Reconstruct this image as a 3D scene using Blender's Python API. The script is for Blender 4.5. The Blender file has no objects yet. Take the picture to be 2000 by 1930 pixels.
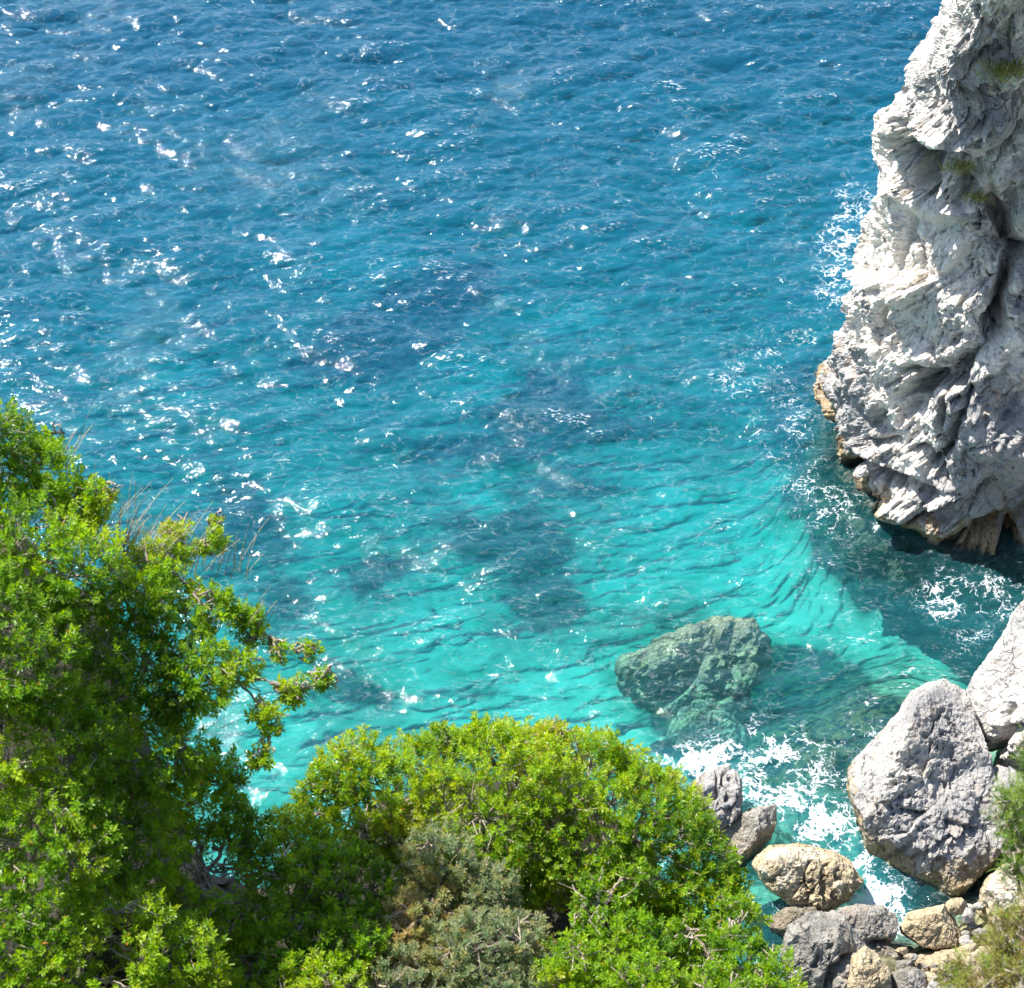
import bpy, math, random
import numpy as np
from mathutils import Vector, Matrix

random.seed(7)
RNG = np.random.default_rng(11)
SC = bpy.context.scene
COL = SC.collection

# ------------------------------------------------------------------ camera, sky, sun, exposure
CAM_Z, PITCH, TANH = 45.0, math.radians(45.0), 0.23
cam_d = bpy.data.cameras.new("camera")
cam_d.sensor_width = 36.0
cam_d.lens = 18.0 / TANH
cam_d.clip_start, cam_d.clip_end = 0.5, 9000.0
cam_d.dof.use_dof = True
cam_d.dof.focus_distance = 46.0
cam_d.dof.aperture_fstop = 6.3
cam = bpy.data.objects.new("camera", cam_d)
COL.objects.link(cam)
cam.location = (0, 0, CAM_Z)
cam.rotation_euler = (math.pi / 2 - PITCH, 0, 0)
SC.camera = cam

SUN_EL, SUN_AZ = math.radians(53), math.radians(-50)     # azimuth from the view direction (+Y), negative = left
world = bpy.data.worlds.new("World")
SC.world = world
world.use_nodes = True
wn = world.node_tree
bg = wn.nodes["Background"]
sky = wn.nodes.new("ShaderNodeTexSky")
sky.sky_type = 'NISHITA'
sky.sun_disc = False
sky.sun_elevation = SUN_EL
sky.sun_rotation = SUN_AZ
sky.air_density = 1.0
sky.dust_density = 0.6
wn.links.new(sky.outputs[0], bg.inputs[0])
bg.inputs[1].default_value = 0.12
sun_d = bpy.data.lights.new("sun", 'SUN')
sun_d.energy = 5.0
sun_d.angle = math.radians(0.5)
sun_d.color = (1.0, 0.955, 0.88)
sun = bpy.data.objects.new("sun", sun_d)
COL.objects.link(sun)
sdir = Vector((math.sin(SUN_AZ) * math.cos(SUN_EL), math.cos(SUN_AZ) * math.cos(SUN_EL), math.sin(SUN_EL)))
sun.rotation_euler = sdir.to_track_quat('Z', 'Y').to_euler()
vs = SC.view_settings
vs.view_transform = 'Standard'
vs.look = 'None'
vs.exposure = 1.05
vs.gamma = 1.0
cy = SC.cycles
cy.use_denoising = True
cy.use_adaptive_sampling = True
cy.adaptive_threshold = 0.02
cy.max_bounces = 7
cy.diffuse_bounces = 2
cy.glossy_bounces = 2
cy.transmission_bounces = 3
cy.transparent_max_bounces = 8
cy.volume_bounces = 0
cy.sample_clamp_indirect = 4.0
cy.caustics_reflective = False
cy.caustics_refractive = False

# ------------------------------------------------------------------ camera frame maths (photo is 2000 x 1930)
Cc = np.array([0.0, 0.0, CAM_Z])
cR = np.array([1.0, 0.0, 0.0])
cF = np.array([0.0, math.cos(PITCH), -math.sin(PITCH)])
cU = np.array([0.0, math.sin(PITCH), math.cos(PITCH)])
K = 1000.0 / TANH


def project(P):
    d = P - Cc
    w = np.maximum(d @ cF, 0.5)
    return 1000 + (d @ cR) / w * K, 965 - (d @ cU) / w * K


def ray(px, py):
    px, py = np.asarray(px, float), np.asarray(py, float)
    return cF + ((px - 1000) / K)[..., None] * cR + ((965 - py) / K)[..., None] * cU


def at_z(px, py, z):
    r = ray(px, py)
    return Cc + r * ((z - CAM_Z) / r[..., 2])[..., None]


def at_d(px, py, d):
    return Cc + ray(px, py) * d          # d measured along the optical axis


# ------------------------------------------------------------------ noise in numpy
def _h(ix, iy, iz, s):
    n = (ix.astype(np.int64) * 374761393 + iy.astype(np.int64) * 668265263 + iz.astype(np.int64) * 2147483647 + s * 974711) & 0xFFFFFFFF
    n = ((n ^ (n >> 13)) * 1274126177) & 0xFFFFFFFF
    n = ((n ^ (n >> 16)) * 2246822519) & 0xFFFFFFFF
    return ((n ^ (n >> 15)) & 0xFFFFFF).astype(np.float64) / 0xFFFFFF


def vnoise(P, s=0):
    i = np.floor(P)
    f = P - i
    i = i.astype(np.int64)
    u = f * f * f * (f * (f * 6 - 15) + 10)
    r = 0
    for dx in (0, 1):
        wx = u[:, 0] if dx else 1 - u[:, 0]
        for dy in (0, 1):
            wy = u[:, 1] if dy else 1 - u[:, 1]
            for dz in (0, 1):
                wz = u[:, 2] if dz else 1 - u[:, 2]
                r = r + wx * wy * wz * _h(i[:, 0] + dx, i[:, 1] + dy, i[:, 2] + dz, s)
    return r * 2 - 1


def fbm(P, octs=4, s=0, gain=0.5):
    a, r, t = 1.0, 0, 0
    for o in range(octs):
        r = r + a * vnoise(P * 2 ** o + 17.3 * o, s + o)
        t += a
        a *= gain
    return r / t


def ridged(P, octs=4, s=0):
    a, r, t = 1.0, 0, 0
    for o in range(octs):
        r = r + a * (1 - np.abs(vnoise(P * 2 ** o + 9.1 * o, s + o)) * 2)
        t += a
        a *= 0.5
    return r / t


def cells(P, s=0):
    """Voronoi cells: F1, F2-F1 and a random tilted plane per cell (blocky facets)."""
    i = np.floor(P).astype(np.int64)
    best = np.full(len(P), 9.0)
    sec = np.full(len(P), 9.0)
    tilt = np.zeros(len(P))
    ws = np.zeros(len(P))
    for dx in (-1, 0, 1):
        for dy in (-1, 0, 1):
            for dz in (-1, 0, 1):
                a, b, c = i[:, 0] + dx, i[:, 1] + dy, i[:, 2] + dz
                q = np.stack([a + _h(a, b, c, s), b + _h(a, b, c, s + 1), c + _h(a, b, c, s + 2)], 1)
                v = P - q
                d = np.sqrt((v * v).sum(1))
                t = v[:, 0] * (_h(a, b, c, s + 3) - .5) + v[:, 1] * (_h(a, b, c, s + 4) - .5) + v[:, 2] * (_h(a, b, c, s + 5) - .5) + (_h(a, b, c, s + 6) - .5) * .5
                m = d < best
                sec = np.where(m, best, np.minimum(sec, d))
                wt = np.exp(-d * d * 60)
                tilt += wt * t
                ws += wt
                best = np.where(m, d, best)
    return best, sec - best, tilt / np.maximum(ws, 1e-12)


ROCKS = []
# ------------------------------------------------------------------ object helpers
def tag(o, label=None, cat=None, group=None, kind=None):
    for k, v in (("label", label), ("category", cat), ("group", group), ("kind", kind)):
        if v:
            o[k] = v
    return o


def mesh_obj(name, V, F, mat, parent=None, smooth=True, attrs=None):
    if mat in ROCKS:
        smooth = False
    me = bpy.data.meshes.new(name)
    V = np.asarray(V, np.float32)
    F = np.asarray(F, np.int32)
    n, k = F.shape
    me.vertices.add(len(V))
    me.vertices.foreach_set("co", V.ravel())
    me.loops.add(n * k)
    me.loops.foreach_set("vertex_index", F.ravel())
    me.polygons.add(n)
    me.polygons.foreach_set("loop_start", np.arange(0, n * k, k, dtype=np.int32))
    me.polygons.foreach_set("use_smooth", np.full(n, smooth, dtype=bool))
    me.update(calc_edges=True)
    for an, (typ, dom, data) in (attrs or {}).items():
        a = me.attributes.new(an, typ, dom)
        a.data.foreach_set("color" if 'COLOR' in typ else "value", np.asarray(data, np.float32).ravel())
    me.materials.append(mat)
    o = bpy.data.objects.new(name, me)
    COL.objects.link(o)
    if parent:
        o.parent = parent
        o.matrix_parent_inverse = Matrix.Translation(-parent.location)
    return o


def grid_faces(nr, nc, wrap=False):
    r = np.arange(nr - 1)[:, None]
    c = np.arange(nc if wrap else nc - 1)[None, :]
    c2 = (c + 1) % nc
    return np.stack([r * nc + c, r * nc + c2, (r + 1) * nc + c2, (r + 1) * nc + c], -1).reshape(-1, 4)


def grid_normals(V, nr, nc):
    G = V.reshape(nr, nc, 3)
    du = np.gradient(G, axis=1)
    dv = np.gradient(G, axis=0)
    n = np.cross(du, dv)
    return (n / np.maximum(np.linalg.norm(n, axis=-1, keepdims=True), 1e-9)).reshape(-1, 3)


# ------------------------------------------------------------------ material helpers
class NT:
    def __init__(self, name):
        self.m = bpy.data.materials.new(name)
        self.m.use_nodes = True
        self.t = self.m.node_tree
        self.t.nodes.clear()
        self.out = self.t.nodes.new("ShaderNodeOutputMaterial")

    def n(self, typ, props=None, **ins):
        nd = self.t.nodes.new("ShaderNode" + typ)
        for k, v in (props or {}).items():
            setattr(nd, k, v)
        for k, v in ins.items():
            k = k.replace("_", " ")
            s = nd.inputs[int(k[1:])] if k[0] == "i" and k[1:].isdigit() else nd.inputs[k]
            if isinstance(v, bpy.types.NodeSocket):
                self.t.links.new(v, s)
            else:
                s.default_value = v
        return nd

    def math(self, op, a, b=0.0, c=None, clamp=False):
        kw = dict(i0=a, i1=b)
        if c is not None:
            kw['i2'] = c
        return self.n("Math", dict(operation=op, use_clamp=clamp), **kw).outputs[0]

    def ramp(self, fac, lo, hi, a=0.0, b=1.0):
        return self.n("MapRange", dict(interpolation_type='SMOOTHSTEP'), i0=fac, i1=lo, i2=hi, i3=a, i4=b).outputs[0]

    def mix(self, fac, a, b):
        nd = self.t.nodes.new("ShaderNodeMix")
        nd.data_type = 'RGBA'
        for s, v in ((nd.inputs[0], fac), (nd.inputs[6], a), (nd.inputs[7], b)):
            if isinstance(v, bpy.types.NodeSocket):
                self.t.links.new(v, s)
            else:
                s.default_value = v if not isinstance(v, tuple) or len(v) == 4 else (*v, 1)
        return nd.outputs[2]

    def noise(self, vec, scale, detail=4.0, rough=0.55, dist=0.0):
        return self.n("TexNoise", None, Vector=vec, Scale=scale, Detail=detail, Roughness=rough, Distortion=dist).outputs[0]

    def done(self, surf, vol=None):
        self.t.links.new(surf, self.out.inputs[0])
        if vol:
            self.t.links.new(vol, self.out.inputs[1])
        return self.m


def rock_material(name, light, grey, ochre, ochre_amt, ochre_top, pits=1.0, seed=0.0, dark=0.35, grey_bias=False):
    """Karst limestone: pale fresh rock, grey lichen weathering, ochre tidal band, black pits and cracks."""
    t = NT(name)
    geo = t.n("NewGeometry")
    P = t.n("VectorMath", dict(operation='ADD'), i0=geo.outputs["Position"], i1=(seed, seed * 1.7, seed * .6)).outputs[0]
    z = t.n("SeparateXYZ", None, i0=geo.outputs["Position"]).outputs[2]
    big = t.noise(P, 0.55, 5, .6, .6)
    mid = t.noise(P, 2.6, 6, .65, .4)
    fine = t.noise(P, 11.0, 5, .7)
    w = t.math('ADD', t.math('MULTIPLY', big, 1.0), t.math('MULTIPLY', mid, .7))
    if grey_bias:
        w = t.math('ADD', w, t.n('Attribute', dict(attribute_name='grey_bias')).outputs['Fac'])
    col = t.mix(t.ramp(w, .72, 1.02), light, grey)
    col = t.mix(t.math('MULTIPLY', t.ramp(fine, .45, .68), dark), col, tuple(c * .45 for c in grey))
    warm = t.ramp(t.noise(P, 1.1, 4, .6, 1.0), .55, .72)
    col = t.mix(t.math('MULTIPLY', warm, .28), col, (ochre[0], ochre[1] * .95, ochre[2] * 1.3))
    # ochre band of the splash zone, ragged upper edge
    zz = t.math('ADD', z, t.math('MULTIPLY', t.math('SUBTRACT', mid, .5), -2.6))
    band = t.math('MULTIPLY', t.ramp(zz, ochre_top, ochre_top * .35, 0, 1), ochre_amt)
    col = t.mix(band, col, t.mix(t.ramp(fine, .35, .65), ochre, tuple(c * .38 for c in ochre)))
    wet = t.ramp(t.math('ADD', z, t.math('MULTIPLY', fine, .35)), .42, .16)
    col = t.mix(t.math('MULTIPLY', wet, .8), col, (.035, .028, .018))
    # pits, elongated along one direction
    Ps = t.n("Mapping", None, Vector=P, Rotation=(.4, .5, .6), Scale=(1.0, .55, 1.0)).outputs[0]
    Pd = t.n("VectorMath", dict(operation='ADD'), i0=Ps, i1=t.n("VectorMath", dict(operation='SCALE'), i0=t.n("TexNoise", None, Vector=P, Scale=2.3, Detail=3.0).outputs[1], Scale=.45).outputs[0]).outputs[0]
    vo = t.n("TexVoronoi", None, Vector=Pd, Scale=3.4).outputs[0]
    vo2 = t.n("TexVoronoi", None, Vector=Pd, Scale=9.0).outputs[0]
    gate = t.ramp(t.noise(P, .9, 3), .44, .58)
    pit = t.math('MULTIPLY', t.ramp(vo, .24, .12), gate)
    pit2 = t.math('MULTIPLY', t.ramp(vo2, .26, .12), t.ramp(t.noise(P, 1.7, 3), .46, .6))
    pit = t.math('MAXIMUM', pit, t.math('MULTIPLY', pit2, .8))
    pit = t.math('MULTIPLY', pit, pits)
    ed = t.n("TexVoronoi", dict(feature='DISTANCE_TO_EDGE'), Vector=Pd, Scale=1.15).outputs[0]
    crack = t.math('MULTIPLY', t.ramp(ed, .035, .005), t.ramp(t.noise(P, .7, 2), .45, .6))
    col = t.mix(t.math('MULTIPLY', t.math('MAXIMUM', pit, t.math('MULTIPLY', crack, .55)), .6), col, (.06, .05, .045))
    h = t.math('ADD', t.math('MULTIPLY', mid, .35), t.math('MULTIPLY', fine, .13))
    h = t.math('ADD', h, t.math('MULTIPLY', t.noise(Ps, 26, 4, .7), .05))
    h = t.math('SUBTRACT', h, t.math('MULTIPLY', pit, .16))
    h = t.math('SUBTRACT', h, t.math('MULTIPLY', crack, .12))
    bump = t.n("Bump", None, Strength=.9, Distance=.5, Height=h).outputs[0]
    b = t.n("BsdfPrincipled", None, Base_Color=col, Roughness=t.math('SUBTRACT', .9, t.math('MULTIPLY', wet, .6)), Normal=bump)
    b.inputs["Specular IOR Level"].default_value = .25
    return t.done(b.outputs[0])


WHITE, GREY = (.90, .83, .73), (.40, .385, .37)
OCHRE = (.52, .33, .11)
M_CLIFF = rock_material("limestone_cliff", WHITE, GREY, OCHRE, .7, .95, 1.0, grey_bias=True)
M_GREYROCK = rock_material("grey_limestone", (.49, .465, .42), (.32, .31, .305), (.55, .40, .17), .75, 1.1, 1.0, 31.0, .3)
M_GOLD = rock_material("golden_limestone", (.66, .60, .50), (.48, .43, .35), (.60, .45, .22), .75, 2.0, 1.0, 57.0, .3)
M_DARKROCK = rock_material("weathered_grey_rock", (.36, .335, .29), (.19, .18, .16), (.42, .31, .17), .45, 1.2, .8, 83.0, .5)
M_YELLOW = rock_material("yellow_pitted_rock", (.62, .55, .41), (.44, .38, .28), (.60, .46, .25), .6, 3.0, .7, 13.0, .3)


ROCKS += [M_CLIFF, M_GREYROCK, M_GOLD, M_DARKROCK, M_YELLOW]


def floor_material():
    t = NT("sea_floor_sand_and_weed")
    geo = t.n("NewGeometry")
    P = geo.outputs["Position"]
    sand = t.n("Attribute", dict(attribute_name="sand")).outputs["Fac"]
    n1 = t.noise(P, .8, 6, .62, .8)
    n2 = t.noise(P, 3.5, 5, .65, .3)
    s = t.math('ADD', sand, t.math('ADD', t.math('MULTIPLY', t.math('SUBTRACT', n1, .5), .5), t.math('MULTIPLY', t.math('SUBTRACT', n2, .5), .35)))
    f = t.ramp(s, .28, .58)
    weed = t.mix(t.ramp(n2, .4, .6), (.022, .045, .055), (.13, .135, .075))
    sandc = t.mix(t.ramp(n1, .35, .65), (.64, .68, .48), (.76, .80, .58))
    dull = t.mix(t.ramp(n1, .35, .65), (.32, .40, .27), (.46, .52, .35))
    sandc = t.mix(t.ramp(s, .58, 1.15), dull, sandc)
    col = t.mix(f, weed, sandc)
    zz = t.n('SeparateXYZ', None, i0=P).outputs[2]
    shore = t.mix(t.ramp(n2, .38, .62), (.07, .065, .04), (.25, .24, .13))
    col = t.mix(t.ramp(zz, -.15, .1), col, shore)
    b = t.n("BsdfPrincipled", None, Base_Color=col, Roughness=.95)
    b.inputs["Specular IOR Level"].default_value = .1
    return t.done(b.outputs[0])


def weedrock_material():
    t = NT("algae_covered_rock")
    P = t.n("NewGeometry").outputs["Position"]
    n1 = t.noise(P, 1.6, 6, .65, .5)
    n2 = t.noise(P, 6.0, 5, .7)
    c = t.mix(t.ramp(n1, .38, .6), (.50, .38, .27), (.72, .58, .33))
    c = t.mix(t.math('MULTIPLY', t.ramp(n2, .45, .6), .4), c, (.06, .055, .05))
    h = t.math('ADD', n1, t.math('MULTIPLY', n2, .4))
    b = t.n("BsdfPrincipled", None, Base_Color=c, Roughness=.9, Normal=t.n("Bump", None, Strength=1.0, Distance=.4, Height=h).outputs[0])
    return t.done(b.outputs[0])


def water_material():
    t = NT("sea_water")
    geo = t.n("NewGeometry")
    P = geo.outputs["Position"]
    depth = t.n("Attribute", dict(attribute_name="depth")).outputs["Fac"]
    foam_a = t.n("Attribute", dict(attribute_name="foam")).outputs["Fac"]
    crest = t.n("Attribute", dict(attribute_name="crest")).outputs["Fac"]
    # ripples too small for the mesh
    R1 = t.n("Mapping", None, Vector=P, Rotation=(0, 0, .35), Scale=(.62, 1.25, 1)).outputs[0]
    R2 = t.n("Mapping", None, Vector=P, Rotation=(0, 0, -.55), Scale=(.7, 1.2, 1)).outputs[0]
    h = t.math('ADD', t.math('MULTIPLY', t.noise(R1, 2.6, 4, .6, .8), .55), t.math('MULTIPLY', t.math('ADD', t.noise(R2, 7.0, 3, .55, .5), t.math('MULTIPLY', t.noise(R1, 19.0, 2, .5), .3)), .20))
    gust = t.ramp(t.noise(P, .16, 3, .6, .6), .35, .7, .35, .95)
    bump = t.n("Bump", None, Strength=gust, Distance=.16, Height=h).outputs[0]
    # lacy foam; sun glints and crest reflections painted in the same white
    Pd = t.n("VectorMath", dict(operation='ADD'), i0=P, i1=t.n("VectorMath", dict(operation='SCALE'), i0=t.n("TexNoise", None, Vector=P, Scale=1.5, Detail=4.0, Roughness=.6).outputs[1], Scale=.8).outputs[0]).outputs[0]
    e1 = t.n("TexVoronoi", dict(feature='DISTANCE_TO_EDGE'), Vector=Pd, Scale=3.3).outputs[0]
    e2 = t.n("TexVoronoi", dict(feature='DISTANCE_TO_EDGE'), Vector=Pd, Scale=8.0).outputs[0]
    e = t.math('ADD', t.math('MULTIPLY', e1, .6), t.math('MULTIPLY', e2, .55))
    nz = t.noise(P, 1.3, 5, .7, .6)
    amt = t.math('MULTIPLY', foam_a, t.ramp(nz, .36, .64, .1, 1.5))
    lace = t.ramp(t.math('SUBTRACT', t.math('MULTIPLY', amt, .15), e), -.005, .085)
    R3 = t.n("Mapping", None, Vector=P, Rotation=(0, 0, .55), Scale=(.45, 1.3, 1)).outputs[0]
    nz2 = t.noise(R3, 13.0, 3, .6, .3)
    glint_flecks = t.math('MULTIPLY', t.math('MULTIPLY', t.ramp(crest, .06, .55), t.ramp(t.noise(P, .45, 4, .65, .5), .44, .60)), t.ramp(nz2, .55, .65))  # sun sparkle painted as white flecks along the wave crests
    sheen_lines = t.n("TexVoronoi", dict(feature='DISTANCE_TO_EDGE'), Vector=t.n("VectorMath", dict(operation='ADD'), i0=R3, i1=t.n("VectorMath", dict(operation='SCALE'), i0=t.n("TexNoise", None, Vector=P, Scale=2.6, Detail=4.0).outputs[1], Scale=.5).outputs[0]).outputs[0], Scale=3.0).outputs[0]
    sheen_lines = t.math('MULTIPLY', t.math('MULTIPLY', t.ramp(sheen_lines, .075, .0), t.ramp(nz2, .40, .58)), t.ramp(nz, .40, .64, .02, .24))  # thin pale lines painted for the sky's reflection on crests
    foam = t.math('MAXIMUM', t.math('MAXIMUM', lace, glint_flecks), sheen_lines)  # foam mask joined with the painted glints and reflections
    # light scattered back by the water column grows with the depth below
    turb = t.math('MULTIPLY', t.math('SUBTRACT', 1.0, t.math('POWER', 2.718, t.math('MULTIPLY', depth, -.13))), .35)
    turb = t.math('ADD', turb, t.math('MULTIPLY', foam_a, .10), clamp=True)
    body = t.mix(t.ramp(depth, 2.0, 11.0), (.04, .33, .37), (.010, .195, .37))
    dif = t.n("BsdfDiffuse", None, Color=body, Normal=bump).outputs[0]
    tr = t.n("BsdfTransparent", None, Color=(.97, .99, 1, 1)).outputs[0]
    base = t.n("MixShader", None, i0=turb, i1=tr, i2=dif).outputs[0]
    gl = t.n("BsdfGlossy", None, Color=(1, 1, 1, 1), Roughness=.05, Normal=bump).outputs[0]
    fr = t.n("Fresnel", None, IOR=1.34, Normal=bump).outputs[0]
    w = t.n("MixShader", None, i0=fr, i1=base, i2=gl).outputs[0]
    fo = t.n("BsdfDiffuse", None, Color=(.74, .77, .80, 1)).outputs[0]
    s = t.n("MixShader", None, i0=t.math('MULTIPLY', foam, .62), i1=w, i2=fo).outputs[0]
    vol = t.n("VolumeAbsorption", None, Color=(.44, .872, .902, 1), Density=.5).outputs[0]
    return t.done(s, vol)


def leaf_material(name, rough=.38, trans=.45):
    t = NT(name)
    c = t.n("Attribute", dict(attribute_name="tint")).outputs["Color"]
    b = t.n("BsdfPrincipled", None, Base_Color=c, Roughness=rough)
    b.inputs["Specular IOR Level"].default_value = .45
    hs = t.n("HueSaturation", None, Hue=.48, Saturation=1.15, Value=1.7, Color=c).outputs[0]
    tl = t.n("BsdfTranslucent", None, Color=hs).outputs[0]
    return t.done(t.n("MixShader", None, i0=trans, i1=b.outputs[0], i2=tl).outputs[0])


def plain(name, a, b_, scale=8.0, rough=.85):
    t = NT(name)
    P = t.n("NewGeometry").outputs["Position"]
    n = t.noise(P, scale, 5, .65)
    c = t.mix(t.ramp(n, .35, .65), a, b_)
    b = t.n("BsdfPrincipled", None, Base_Color=c, Roughness=rough, Normal=t.n("Bump", None, Strength=.7, Distance=.1, Height=n).outputs[0])
    return t.done(b.outputs[0])


M_FLOOR, M_WEEDROCK, M_WATER = floor_material(), weedrock_material(), water_material()
M_LEAF = leaf_material("glossy_evergreen_leaf")
M_NEEDLE = leaf_material("fine_needle_leaf", .6, .4)
M_BARK = plain("pale_grey_bark", (.30, .24, .19), (.55, .47, .38), 14)
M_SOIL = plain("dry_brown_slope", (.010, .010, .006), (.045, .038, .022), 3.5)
M_STRAW = plain("dry_straw", (.45, .36, .22), (.62, .52, .36), 5)

# ------------------------------------------------------------------ sea floor and water
def blob(px, py, b):
    x, y, rx, ry, ang = b[:5]
    a = math.radians(ang)
    dx, dy = px - x, py - y
    u = (dx * math.cos(a) + dy * math.sin(a)) / rx
    v = (-dx * math.sin(a) + dy * math.cos(a)) / ry
    return np.exp(-(u * u + v * v) * 1.1)


SAND = [(1385, 1060, 170, 95, 20, 2.2), (1580, 1190, 210, 62, 22, 2.2), (1310, 950, 90, 45, 30, 1.2), (1465, 975, 70, 50, 0, 1.4),
        (1700, 1300, 60, 45, 40, .8), (1800, 1215, 90, 50, 0, .5), (1120, 1340, 120, 80, 10, 1.5), (1000, 1400, 260, 60, 0, 1.0),
        (840, 1240, 90, 130, 20, 1.0), (640, 980, 110, 110, 50, .75), (700, 1120, 60, 120, 0, .5), (560, 1420, 130, 110, 0, .8),
        (520, 1540, 90, 60, 0, .7), (1250, 1440, 120, 40, 20, .8), (420, 760, 90, 50, 20, .4), (960, 760, 110, 60, 0, .5),
        (700, 520, 120, 70, 30, .55), (1140, 690, 140, 70, 0, .35), (1380, 350, 110, 50, 0, .5), (900, 1250, 60, 60, 0, .5),
        (1100, 960, 100, 40, 0, .2), (1200, 1250, 80, 60, 0, .4), (640, 1200, 60, 100, 0, .4)]
WEED = [(780, 640, 120, 60, -25, 2.3), (860, 575, 70, 35, -20, 1.6), (1030, 770, 100, 50, 0, 1.6), (640, 690, 70, 30, -20, .8), (1480, 1330, 60, 30, -30, .8), (460, 1010, 60, 80, 30, .8), (700, 1040, 60, 30, 0, .6), (900, 880, 160, 30, 0, .4), (1410, 975, 60, 38, 0, .8), (990, 1050, 120, 60, 10, .9),
        (1070, 1190, 75, 55, 10, 1.0), (720, 1130, 80, 50, -20, .9), (740, 1360, 90, 40, 20, .7), (1650, 985, 125, 135, 0, 1.9), (1800, 1110, 120, 50, 10, .8), (1620, 1120, 60, 50, 30, .5), (1700, 1180, 70, 30, 20, .35),
        (1240, 1180, 80, 45, 10, .7), (1530, 1340, 170, 65, -20, 1.2), (1580, 1420, 180, 80, 0, 1.2), (1900, 1200, 90, 80, 0, .9), (1330, 1390, 130, 60, 10, 1.0),
        (1150, 960, 180, 30, 5, .6), (640, 1350, 70, 60, 0, .5), (560, 1180, 60, 60, 0, .5), (1180, 840, 200, 40, 0, .35), (520, 1060, 60, 60, 0, .5),
        (1560, 780, 60, 80, 0, .6), (1750, 1290, 100, 40, -30, .6)]


REEF = [(1385, 350, 60, 48, 3.0), (700, 500, 110, 70, 3.6), (940, 740, 80, 45, 3.2), (930, 975, 55, 30, 2.4), (330, 740, 60, 45, 4.0), (1110, 620, 90, 40, 4.2), (1230, 1150, 90, 50, 2.6), (1420, 430, 60, 40, 4.5)]


def sea_bed(px, py):
    # patch edges warped to paint in refraction by the ripples; the depth itself changes smoothly
    q = np.stack([px / 60, py / 26, np.zeros_like(px)], 1)
    qx, qy = px + 34 * fbm(q, 4, 301), py + 17 * fbm(q, 4, 311)
    y = py + (px - 1000) * .12
    d = np.interp(y, [-900, 0, 300, 600, 850, 1050, 1250, 1500, 1900, 2400], [30, 14, 12, 10, 8.2, 6.6, 5.2, 4.2, 1.8, 1.0])
    s = np.interp(y, [-900, 0, 500, 900, 1250, 2000], [.50, .54, .56, .52, .52, .42])
    for b in SAND:
        s = s + blob(qx, qy, b) * b[5] * .45
    for b in WEED:
        s = s - blob(qx, qy, b) * b[5] * .62
    for x, y, rx, ry, k in REEF:
        g = blob(qx, qy, (x, y, rx, ry, 0))
        s = s * (1 - g) + 1.25 * g
    # rock shelf round the cliff foot and the inlet
    d = np.maximum(d, 2.6)
    for b, k in (((1690, 930, 120, 140, 30), 1.5), ((1860, 1110, 220, 60, 8), 1.3), ((1580, 1500, 150, 110, 0), 1.2), ((1740, 1420, 130, 110, -40), 1.3)):
        g = np.clip(blob(px, py, b) * 1.4, 0, 1)
        g = g * g * (3 - 2 * g)
        d = d * (1 - g) + k * g
    # ground rises out of the water lower right
    shore = np.clip((py - 1790) / 80, 0, 1) * np.clip((px - 1500) / 60, 0, 1)
    shore = np.maximum(shore, np.clip((px - 1790) / 70, 0, 1) * np.clip((py - 1735) / 50, 0, 1))
    shore = np.maximum(shore, np.clip((px - 1885) / 40, 0, 1) * np.clip((py - 1385) / 60, 0, 1))
    d = d * (1 - shore) - .75 * shore
    return d, s


FOAM = [(1665, 440, 60, 110, 15, 1.0), (1630, 560, 60, 50, 0, .7), (1500, 690, 110, 90, -40, .34), (1560, 660, 90, 40, -30, .28), (1450, 790, 80, 60, 0, .24),
        (1530, 900, 60, 110, 0, .40), (1600, 980, 80, 90, 0, .42), (1575, 830, 40, 60, 0, .6), (1650, 1000, 80, 60, 30, .4),
        (1920, 1150, 120, 55, 8, .85), (1830, 1180, 70, 50, 0, .55), (1900, 1260, 80, 40, -30, .5), (1480, 1480, 120, 50, 8, 1.0), (1560, 1560, 100, 70, 0, 1.0),
        (1620, 1620, 90, 60, 20, 1.35), (1680, 1700, 60, 60, 30, 1.4), (1700, 1745, 50, 35, 0, 2.2), (1450, 1570, 35, 30, 0, 2.0), (1385, 1500, 70, 40, 25, 1.3),
        (1760, 1790, 25, 50, 0, 1.6), (1600, 1440, 120, 40, -10, .5), (1740, 1440, 60, 50, -30, .5), (1555, 1790, 50, 40, 0, 1.5), (1470, 1410, 100, 30, 0, .35),
        (1420, 740, 60, 40, 0, .3), (1560, 470, 60, 40, 0, .35), (1620, 750, 30, 60, 0, .5), (470, 1560, 30, 20, 0, 1.0), (1300, 1490, 60, 20, 20, .7)]


def foam_amount(px, py):
    f = np.zeros_like(px)
    for b in FOAM:
        f = f + blob(px, py, b) * b[5]
    return f


def axis(lo, hi, step, far):
    c = np.arange(lo, hi + step * .5, step)
    k = np.geomspace(step * 4, far, 26)
    return np.concatenate([(lo - k)[::-1], c, hi + k])


# wave field: FFT of a wind-sea spectrum, periodic over L metres
NW, LW = 1024, 92.0
kx = np.fft.fftfreq(NW, LW / NW) * 2 * math.pi
KX, KY = np.meshgrid(kx, kx)
KK = np.hypot(KX, KY)
KK[0, 0] = 1e-6


def wave_field(lam, width, wind, amp, seed):
    r = np.random.default_rng(seed)
    k0 = 2 * math.pi / lam
    S = np.exp(-(np.log(KK / k0) / width) ** 2)
    D = np.abs((KX * math.cos(wind) + KY * math.sin(wind)) / KK) ** 5 + .03
    z = (r.normal(size=KK.shape) + 1j * r.normal(size=KK.shape)) * np.sqrt(S * D) / KK
    z[0, 0] = 0
    h = np.real(np.fft.ifft2(z))
    return h / h.std() * amp, z


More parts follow.
